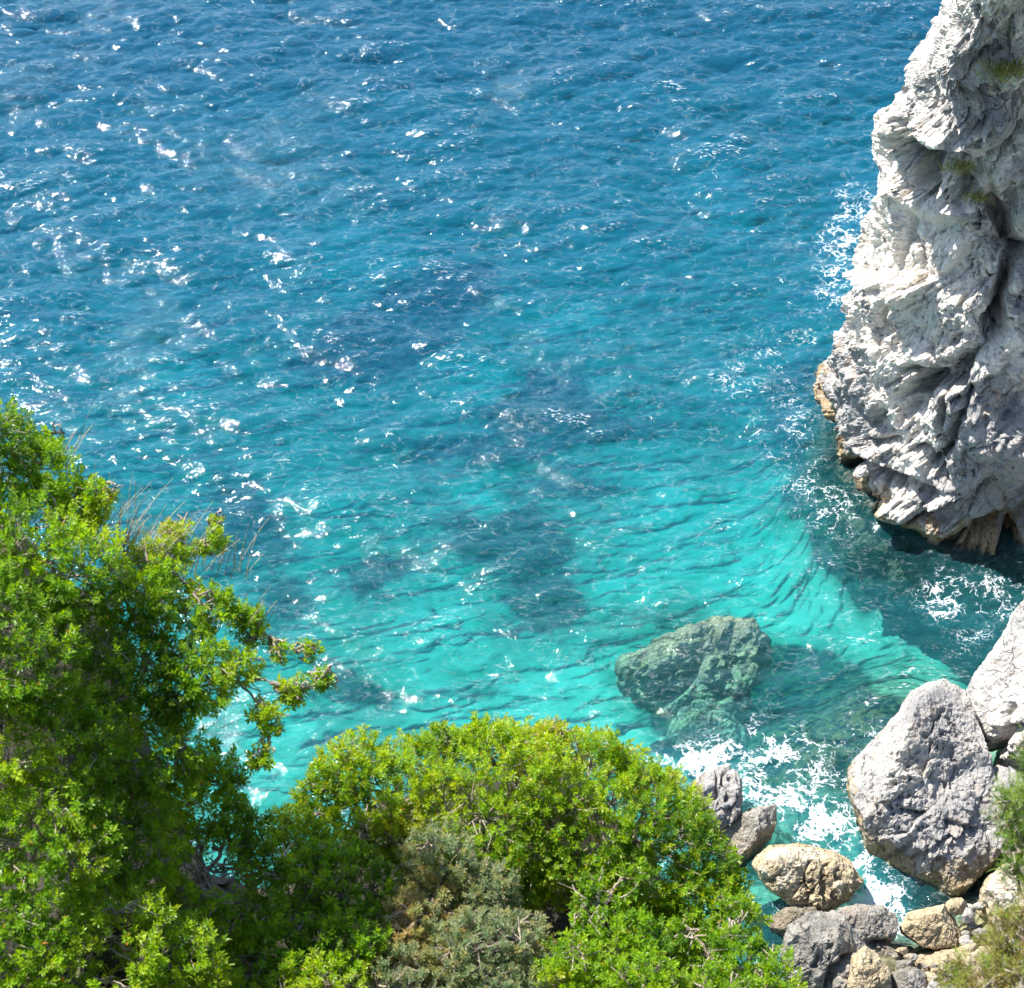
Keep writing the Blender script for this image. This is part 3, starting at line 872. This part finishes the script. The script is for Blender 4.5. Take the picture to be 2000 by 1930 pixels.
# ------------------------------------------------------------------ bushes
def tubes(paths, sides=5):
    """paths: list of (points k x 3, radii k) -> one mesh"""
    Vs, Fs_, o = [], [], 0
    ang = np.arange(sides) / sides * 2 * math.pi
    for pts, rad in paths:
        pts = np.asarray(pts)
        d = np.gradient(pts, axis=0)
        d /= np.maximum(np.linalg.norm(d, axis=1, keepdims=True), 1e-9)
        ref = np.where(np.abs(d[:, 2:3]) > .9, [[1.0, 0, 0]], [[0, 0, 1.0]])
        a = np.cross(d, ref)
        a /= np.linalg.norm(a, axis=1, keepdims=True)
        b = np.cross(d, a)
        v = pts[:, None] + (a[:, None] * np.cos(ang)[None, :, None] + b[:, None] * np.sin(ang)[None, :, None]) * np.asarray(rad)[:, None, None]
        Vs.append(v.reshape(-1, 3))
        Fs_.append(grid_faces(len(pts), sides, True) + o)
        o += len(pts) * sides
    return np.concatenate(Vs), np.concatenate(Fs_)


def leaves(pos, dirn, nrm, length, width, fold=.25):
    """folded pointed leaves: 4 verts, 2 triangles each"""
    side = np.cross(dirn, nrm)
    side /= np.maximum(np.linalg.norm(side, axis=1, keepdims=True), 1e-9)
    up = np.cross(side, dirn)
    l, w = length[:, None], width[:, None]
    base = pos
    tip = pos + dirn * l - up * (l * .12)
    m = pos + dirn * l * .52 + up * (w * fold)
    Lf = m + side * w * .5
    Rt = m - side * w * .5
    mid = pos + dirn * l * .5 - up * (w * .05)
    n = len(pos)
    V = np.stack([base, Rt, tip, Lf, mid], 1).reshape(-1, 3)
    b = np.arange(n)[:, None] * 5
    F = np.concatenate([b + [0, 1, 4], b + [1, 2, 4], b + [2, 3, 4], b + [3, 0, 4]], 1).reshape(-1, 3)
    return V, F


def nrmz(a):
    return a / np.maximum(np.linalg.norm(a, axis=1, keepdims=True), 1e-9)


SUNV = np.array(sdir)


def shrub(name, label, cat, blobs, base, palette, tips_per_m2=190, leaf=(.040, .017), per_tip=18, sprig=.085, gap=.35, mat=None, seed=0, needle=False, gap_scale=2.3, group=None):
    """blobs: (px, py, axial distance, radius in photo px, vertical squash). Twig tips on the shells of the blobs, a rosette of leaves on each tip,
    limbs from the base through the blob centres."""
    r = np.random.default_rng(seed)
    B = []
    for x, y, d, rp, sq in blobs:
        B.append((at_d(np.array(float(x)), np.array(float(y)), d), rp / K * d, sq))
    base3 = at_d(np.array(float(base[0])), np.array(float(base[1])), base[2])
    tips, tdir, tb = [], [], []
    for k, (c, R, sq) in enumerate(B):
        n = int(4 * math.pi * R * R * tips_per_m2)
        v = nrmz(r.normal(size=(n, 3)))
        f = 1 - np.abs(r.normal(size=n)) * .16
        core = r.random(n) < .33
        f[core] = .5 + .3 * r.random(core.sum())
        lump = 1 + .22 * fbm(v * 2.1 + k * 5.3, 3, seed + k)
        p = c + v * [1, 1, sq] * (R * f * lump)[:, None]
        keep = (v @ -cF > -.25) | (v[:, 2] > .1) | (r.random(n) < .3)
        for j, (c2, R2, sq2) in enumerate(B):
            if j != k:
                q = (p - c2) / [1, 1, sq2]
                keep &= (q * q).sum(1) > (R2 * .74) ** 2
        g = fbm(p * gap_scale, 3, seed + 40)
        keep &= g > (-1 + gap * 1.15) + r.normal(size=n) * .05
        tips.append(p[keep])
        tdir.append(nrmz(v[keep] * .75 + [0, 0, .6] + r.normal(size=(keep.sum(), 3)) * .28))
        tb.append(np.full(keep.sum(), k))
    T, D, TB = np.concatenate(tips), np.concatenate(tdir), np.concatenate(tb)
    nt = len(T)
    # leaves round each tip
    m = per_tip
    tt = np.repeat(np.arange(nt), m)
    s = np.tile(np.linspace(0, 1, m), nt) + r.normal(size=nt * m) * .05
    ax = D[tt]
    ref = nrmz(np.cross(ax, r.normal(size=(nt, 3))[tt]))
    ref2 = np.cross(ax, ref)
    phi = np.tile(np.arange(m) * 2.4, nt) + r.random(nt)[tt] * 6.3
    rad = ref * np.cos(phi)[:, None] + ref2 * np.sin(phi)[:, None]
    size = (.65 + .85 * r.random(nt) ** 1.5)[tt]
    if needle:
        pos = T[tt] - ax * (sprig * (1 - s) * 1.2)[:, None]
        ld = nrmz(ax * 1.0 + rad * .8 + r.normal(size=(nt * m, 3)) * .2)
    else:
        pos = T[tt] - ax * (sprig * (1 - s) * size)[:, None] + rad * .006
        ld = nrmz(ax * (.25 + .9 * s)[:, None] + rad * (1.15 - .55 * s)[:, None] + r.normal(size=(nt * m, 3)) * .22)
    ln = nrmz(ax * .7 + SUNV * .55 - rad * .25 + r.normal(size=(nt * m, 3)) * .3)
    V, F = leaves(pos, ld, ln, leaf[0] * size * (.75 + .5 * r.random(nt * m)), leaf[1] * size * (.8 + .4 * r.random(nt * m)))
    # tint per leaf
    pal = np.array([c for c, _ in palette])
    w = np.array([x for _, x in palette])
    zone = fbm(T * 1.1, 3, seed + 80)
    u = (zone * .9 + .5 + r.normal(size=nt) * .16).clip(0, .999)
    cw = np.cumsum(w) / w.sum()
    ti = np.searchsorted(cw, u)
    c = pal[ti][tt]
    young = (s > .72)[:, None] * r.random((nt * m, 1))
    c = c * (1 - .5 * young) + np.array(YOUNG.get(name_key(name, seed), (.27, .37, .03))) * (.5 * young)
    c = c * (.75 + .5 * r.random((nt * m, 1)))
    dead = r.random(nt * m) < .006
    c[dead] = (.42, .22, .04)
    cc = np.concatenate([c.clip(0, 1), np.ones((nt * m, 1))], 1)
    root = bpy.data.objects.new(name, None)
    root.location = base3
    COL.objects.link(root)
    tag(root, label, cat, group)
    mesh_obj("foliage", V, F, mat or M_LEAF, root, smooth=False, attrs={"tint": ('FLOAT_COLOR', 'FACE', np.repeat(cc, 4, axis=0))})
    # limbs
    paths = []
    for k, (cen, R, sq) in enumerate(B):
        src, rad0 = base3, .030
        if k:
            cand = [(np.linalg.norm(cen - B[j][0]) + .6 * (B[j][1] < R), j) for j in range(k)]
            src, rad0 = B[min(cand)[1]][0], min(.022, .004 + R * .06)
        L = np.linalg.norm(cen - src)
        n = 9
        t = np.linspace(0, 1, n)[:, None]
        bow = np.array([0, 0, -.25 * L]) + r.normal(size=3) * .1 * L
        p = src * (1 - t) + cen * t + bow * (t * (1 - t)) + np.cumsum(r.normal(size=(n, 3)), 0) * .015
        paths.append((p, np.linspace(rad0, rad0 * .4, n)))
        mine = T[TB == k]
        if len(mine) == 0:
            continue
        ns = max(8, int(R * R * 40))
        hubs = cen + nrmz(r.normal(size=(ns, 3))) * [1, 1, sq] * R * .55
        for h in hubs:
            a = p[r.integers(n // 2, n)]
            t = np.linspace(0, 1, 6)[:, None]
            q = a * (1 - t) + h * t + np.cumsum(r.normal(size=(6, 3)), 0) * .02
            paths.append((q, np.linspace(.012, .006, 6)))
        dd = ((mine[:, None] - hubs[None]) ** 2).sum(-1)
        nn_ = dd.argmin(1)
        pick = r.random(len(mine)) < .3
        for tip, hi, ddir in zip(mine[pick], nn_[pick], D[TB == k][pick]):
            h = hubs[hi]
            q = np.array([h, (h + tip) / 2 + r.normal(size=3) * .04, tip - ddir * .05, tip])
            paths.append((q, [.007, .005, .0035, .002]))
    Vt, Ft = tubes(paths, 4)
    mesh_obj("branches", Vt, Ft, M_BARK, root)
    return nt


YOUNG = {}


def name_key(n, s):
    return s


GREEN = [((.085, .20, .012), 2), ((.16, .33, .016), 4), ((.25, .43, .020), 4), ((.33, .45, .03), 2)]
BRIGHT = [((.10, .24, .012), 2), ((.20, .37, .018), 4), ((.28, .43, .022), 4), ((.37, .42, .04), 2)]
GREYRED = [((.16, .25, .12), 4), ((.24, .32, .17), 4), ((.30, .34, .12), 3), ((.40, .33, .12), .6)]
YOUNG[5] = (.52, .34, .12)
YOUNG[4] = (.44, .40, .04)

tot = 0
tot += shrub("evergreen_bush", "tall bright green bush rising along the left edge of the view", "bush",
      [(-60, 900, 17.0, 150, 1), (20, 880, 17.2, 75, 1.1), (85, 930, 17.0, 80, 1), (165, 980, 17.0, 60, 1), (60, 1080, 16.8, 150, 1), (150, 1120, 16.6, 110, .9), (-40, 1220, 16.4, 170, 1),
       (40, 1290, 16.2, 130, .9), (205, 965, 17.2, 26, 1), (95, 860, 17.2, 28, 1)],
      (-60, 1350, 17.4), GREEN, gap=.42, seed=1)
tot += shrub("evergreen_bush", "open bush with bare pale twigs and sprigs reaching out over the blue water", "bush",
      [(310, 1110, 17.2, 70, 1), (350, 1060, 17.4, 42, 1), (415, 1055, 17.4, 34, 1.1), (270, 1190, 17.0, 90, .9), (400, 1190, 17.2, 70, .9), (480, 1215, 17.3, 46, .9), (230, 1300, 16.8, 110, .9),
       (360, 1320, 16.9, 105, .8), (455, 1310, 17.1, 60, .9), (500, 1240, 17.3, 28, 1), (545, 1275, 17.2, 26, .9), (605, 1270, 17.3, 26, .8), (570, 1345, 17.1, 36, .8), (625, 1325, 17.2, 30, .8), (520, 1400, 17.0, 42, .9),
       (505, 1480, 16.9, 30, .8), (330, 1025, 17.5, 22, 1.2), (425, 1015, 17.5, 16, 1.2)],
      (250, 1500, 17.5), GREEN, gap=.50, seed=2)
tot += shrub("evergreen_bush", "dark shaded bush with tangled twigs filling the lower left corner", "bush",
      [(120, 1450, 16.5, 150, .85), (-30, 1480, 16.2, 150, .9), (300, 1480, 16.9, 120, .8), (410, 1540, 17.2, 90, .8), (80, 1640, 16.2, 170, .8), (260, 1650, 16.8, 130, .8), (400, 1700, 17.2, 110, .8),
       (40, 1830, 16.0, 170, .8), (230, 1840, 16.2, 130, .8), (340, 1880, 16.4, 110, .8), (180, 1960, 16.0, 150, .8), (20, 1990, 15.8, 150, .8),
       (450, 1620, 17.3, 85, .8), (500, 1690, 17.4, 80, .8), (565, 1690, 17.8, 60, .8), (470, 1790, 17.3, 90, .8), (370, 1610, 17.3, 90, .8),
       (400, 1730, 17.0, 80, .8), (430, 1690, 17.1, 60, .8)],
      (150, 2000, 17.2), GREEN, gap=.62, seed=3, gap_scale=1.7)
tot += shrub("round_bush", "large round yellow green bush in the bottom centre of the view", "bush",
      [(960, 1600, 18.8, 200, .95), (800, 1560, 18.7, 130, .95), (690, 1520, 18.7, 95, .95), (630, 1560, 18.6, 60, 1), (1120, 1590, 18.8, 185, .95), (1240, 1640, 18.7, 170, .95), (1330, 1700, 18.6, 120, 1),
       (1020, 1500, 18.9, 100, 1), (860, 1490, 18.8, 80, .9), (1180, 1510, 18.8, 75, 1), (600, 1640, 18.4, 90, .9), (710, 1620, 18.5, 80, .9), (780, 1640, 18.4, 60, .9), (1390, 1770, 18.4, 90, 1), (1280, 1560, 18.8, 65, 1), (940, 1440, 18.9, 45, 1), (1080, 1445, 18.9, 45, 1)],
      (1020, 1800, 19.8), BRIGHT, gap=.42, seed=4, tips_per_m2=240, gap_scale=1.6)
tot += shrub("mastic_shrub", "grey green shrub with reddish shoot tips at the bottom centre", "bush",
      [(860, 1690, 18.0, 90, .9), (960, 1740, 17.9, 70, .9), (820, 1800, 17.7, 85, .9), (920, 1870, 17.5, 105, .9), (1010, 1840, 17.6, 80, .9), (780, 1920, 17.4, 100, .9), (990, 1960, 17.3, 100, .9)],
      (900, 2000, 18.6), GREYRED, gap=.5, seed=5, leaf=(.030, .012), per_tip=24, tips_per_m2=240)
tot += shrub("evergreen_bush", "mid green bush between the dark lower left bush and the reddish tipped shrub", "bush",
      [(640, 1720, 17.9, 100, .9), (560, 1830, 17.6, 100, .9), (680, 1850, 17.5, 100, .9), (480, 1900, 17.3, 90, .9), (600, 1960, 17.1, 120, .9), (440, 1960, 17.0, 80, .9), (730, 1740, 17.9, 70, .9)],
      (600, 2050, 18.2), GREEN, gap=.5, seed=6)
tot += shrub("evergreen_bush", "bright green bush with separate leafy sprays left of the dark grey rocks", "bush",
      [(1170, 1800, 17.6, 70, .9), (1240, 1850, 17.5, 80, .9), (1120, 1890, 17.3, 80, .9), (1350, 1830, 17.7, 60, .9), (1420, 1880, 17.6, 80, .9), (1490, 1900, 17.5, 70, .9), (1250, 1940, 17.1, 100, .9), (1400, 1960, 17.2, 90, .9),
       (1440, 1800, 17.9, 60, .9), (1530, 1950, 17.3, 60, .9), (1250, 1720, 17.9, 40, .9), (1150, 1730, 17.8, 36, .9)],
      (1320, 2080, 18.0), BRIGHT, gap=.58, seed=7, gap_scale=2.0)
tot += shrub("pine_shrub", "blurred fine leaved shrub against the right edge beside the huge boulder", "shrub",
      [(2010, 1590, 12.6, 85, 1.1), (1995, 1680, 12.5, 55, 1), (2060, 1500, 12.8, 90, 1)],
      (2080, 1850, 12.6), [((.12, .22, .04), 3), ((.20, .30, .06), 3), ((.28, .25, .08), 1)], gap=.55, seed=8, leaf=(.05, .005), per_tip=26, sprig=.10, mat=M_NEEDLE, needle=True, tips_per_m2=260)
tot += shrub("pine_shrub", "blurred fine leaved shrub in the lower right corner", "shrub",
      [(1990, 1850, 12.2, 90, .8), (1900, 1910, 12.2, 60, .7), (1960, 1940, 12.0, 90, .8), (1850, 1900, 12.3, 30, .7), (2060, 1760, 12.3, 70, 1)],
      (2050, 2050, 12.2), [((.12, .22, .04), 3), ((.20, .30, .06), 3), ((.28, .25, .08), 1)], gap=.55, seed=9, leaf=(.05, .005), per_tip=26, sprig=.10, mat=M_NEEDLE, needle=True, tips_per_m2=260)
print("tips", tot)

# dry grass stalks standing behind the left bushes
paths = []
r = np.random.default_rng(5)
for x, y, h, n in ((250, 1060, 90, 55), (300, 1050, 70, 40), (220, 1000, 100, 22), (120, 860, 70, 8), (370, 1050, 60, 20), (440, 1060, 50, 12), (480, 1180, 60, 12), (40, 850, 40, 5), (230, 1100, 70, 30)):
    for k in range(n):
        px, py = x + r.normal() * 24, y + r.normal() * 12
        d = 17.6 + r.normal() * .2
        b = at_d(np.array(px), np.array(py + 60), d)
        L = (h + 60) * (.6 + .6 * r.random()) / K * d
        lean = np.array([.25 + r.normal() * .16, r.normal() * .15, 1.0])
        t = np.linspace(0, 1, 5)[:, None]
        p = b + lean * L * t + np.array([.12, 0, -.05]) * L * t ** 2
        paths.append((p, [.0035, .003, .0028, .0025, .0015]))
V, F = tubes(paths, 3)
g = mesh_obj("dry_grass", V, F, M_STRAW)
tag(g, "thin pale dry grass stalks standing behind the left bushes", kind="stuff")

# small grass tufts rooted on ledges of the cliff
cpx, cpy = project(CLIFF_V)
cdist = np.linalg.norm(CLIFF_V - Cc, axis=1)
for x, y, hgt, n, lab in ((1965, 150, .55, 260, "green and tan grass tuft on the upper ledge of the white cliff"),
                          (1872, 325, .40, 160, "small green tuft in the shaded hollow of the white cliff"),
                          (1905, 385, .35, 120, "dry tan grass tuft beside the dark crack in the white cliff")):
    m = np.where(np.hypot(cpx - x, cpy - y) < 7)[0]
    root = CLIFF_V[m[cdist[m].argmin()]]
    b = r.normal(size=(n, 3)) * [.28, .14, .07] * hgt * 1.6
    d = nrmz(r.normal(size=(n, 3)) * .45 + [-.1, -.35, .9])
    V, F = leaves(b, d, nrmz(r.normal(size=(n, 3))), hgt * (.4 + .6 * r.random(n)), np.full(n, .03))
    tone = np.array([(.30, .33, .10), (.46, .38, .20), (.20, .27, .08)])[r.integers(0, 3, n)]
    o = mesh_obj("grass_tuft", V, F, M_NEEDLE, None, False, {"tint": ('FLOAT_COLOR', 'FACE', np.repeat(np.concatenate([tone, np.ones((n, 1))], 1), 4, axis=0))})
    o.location = root
    tag(o, lab, "grass tuft")
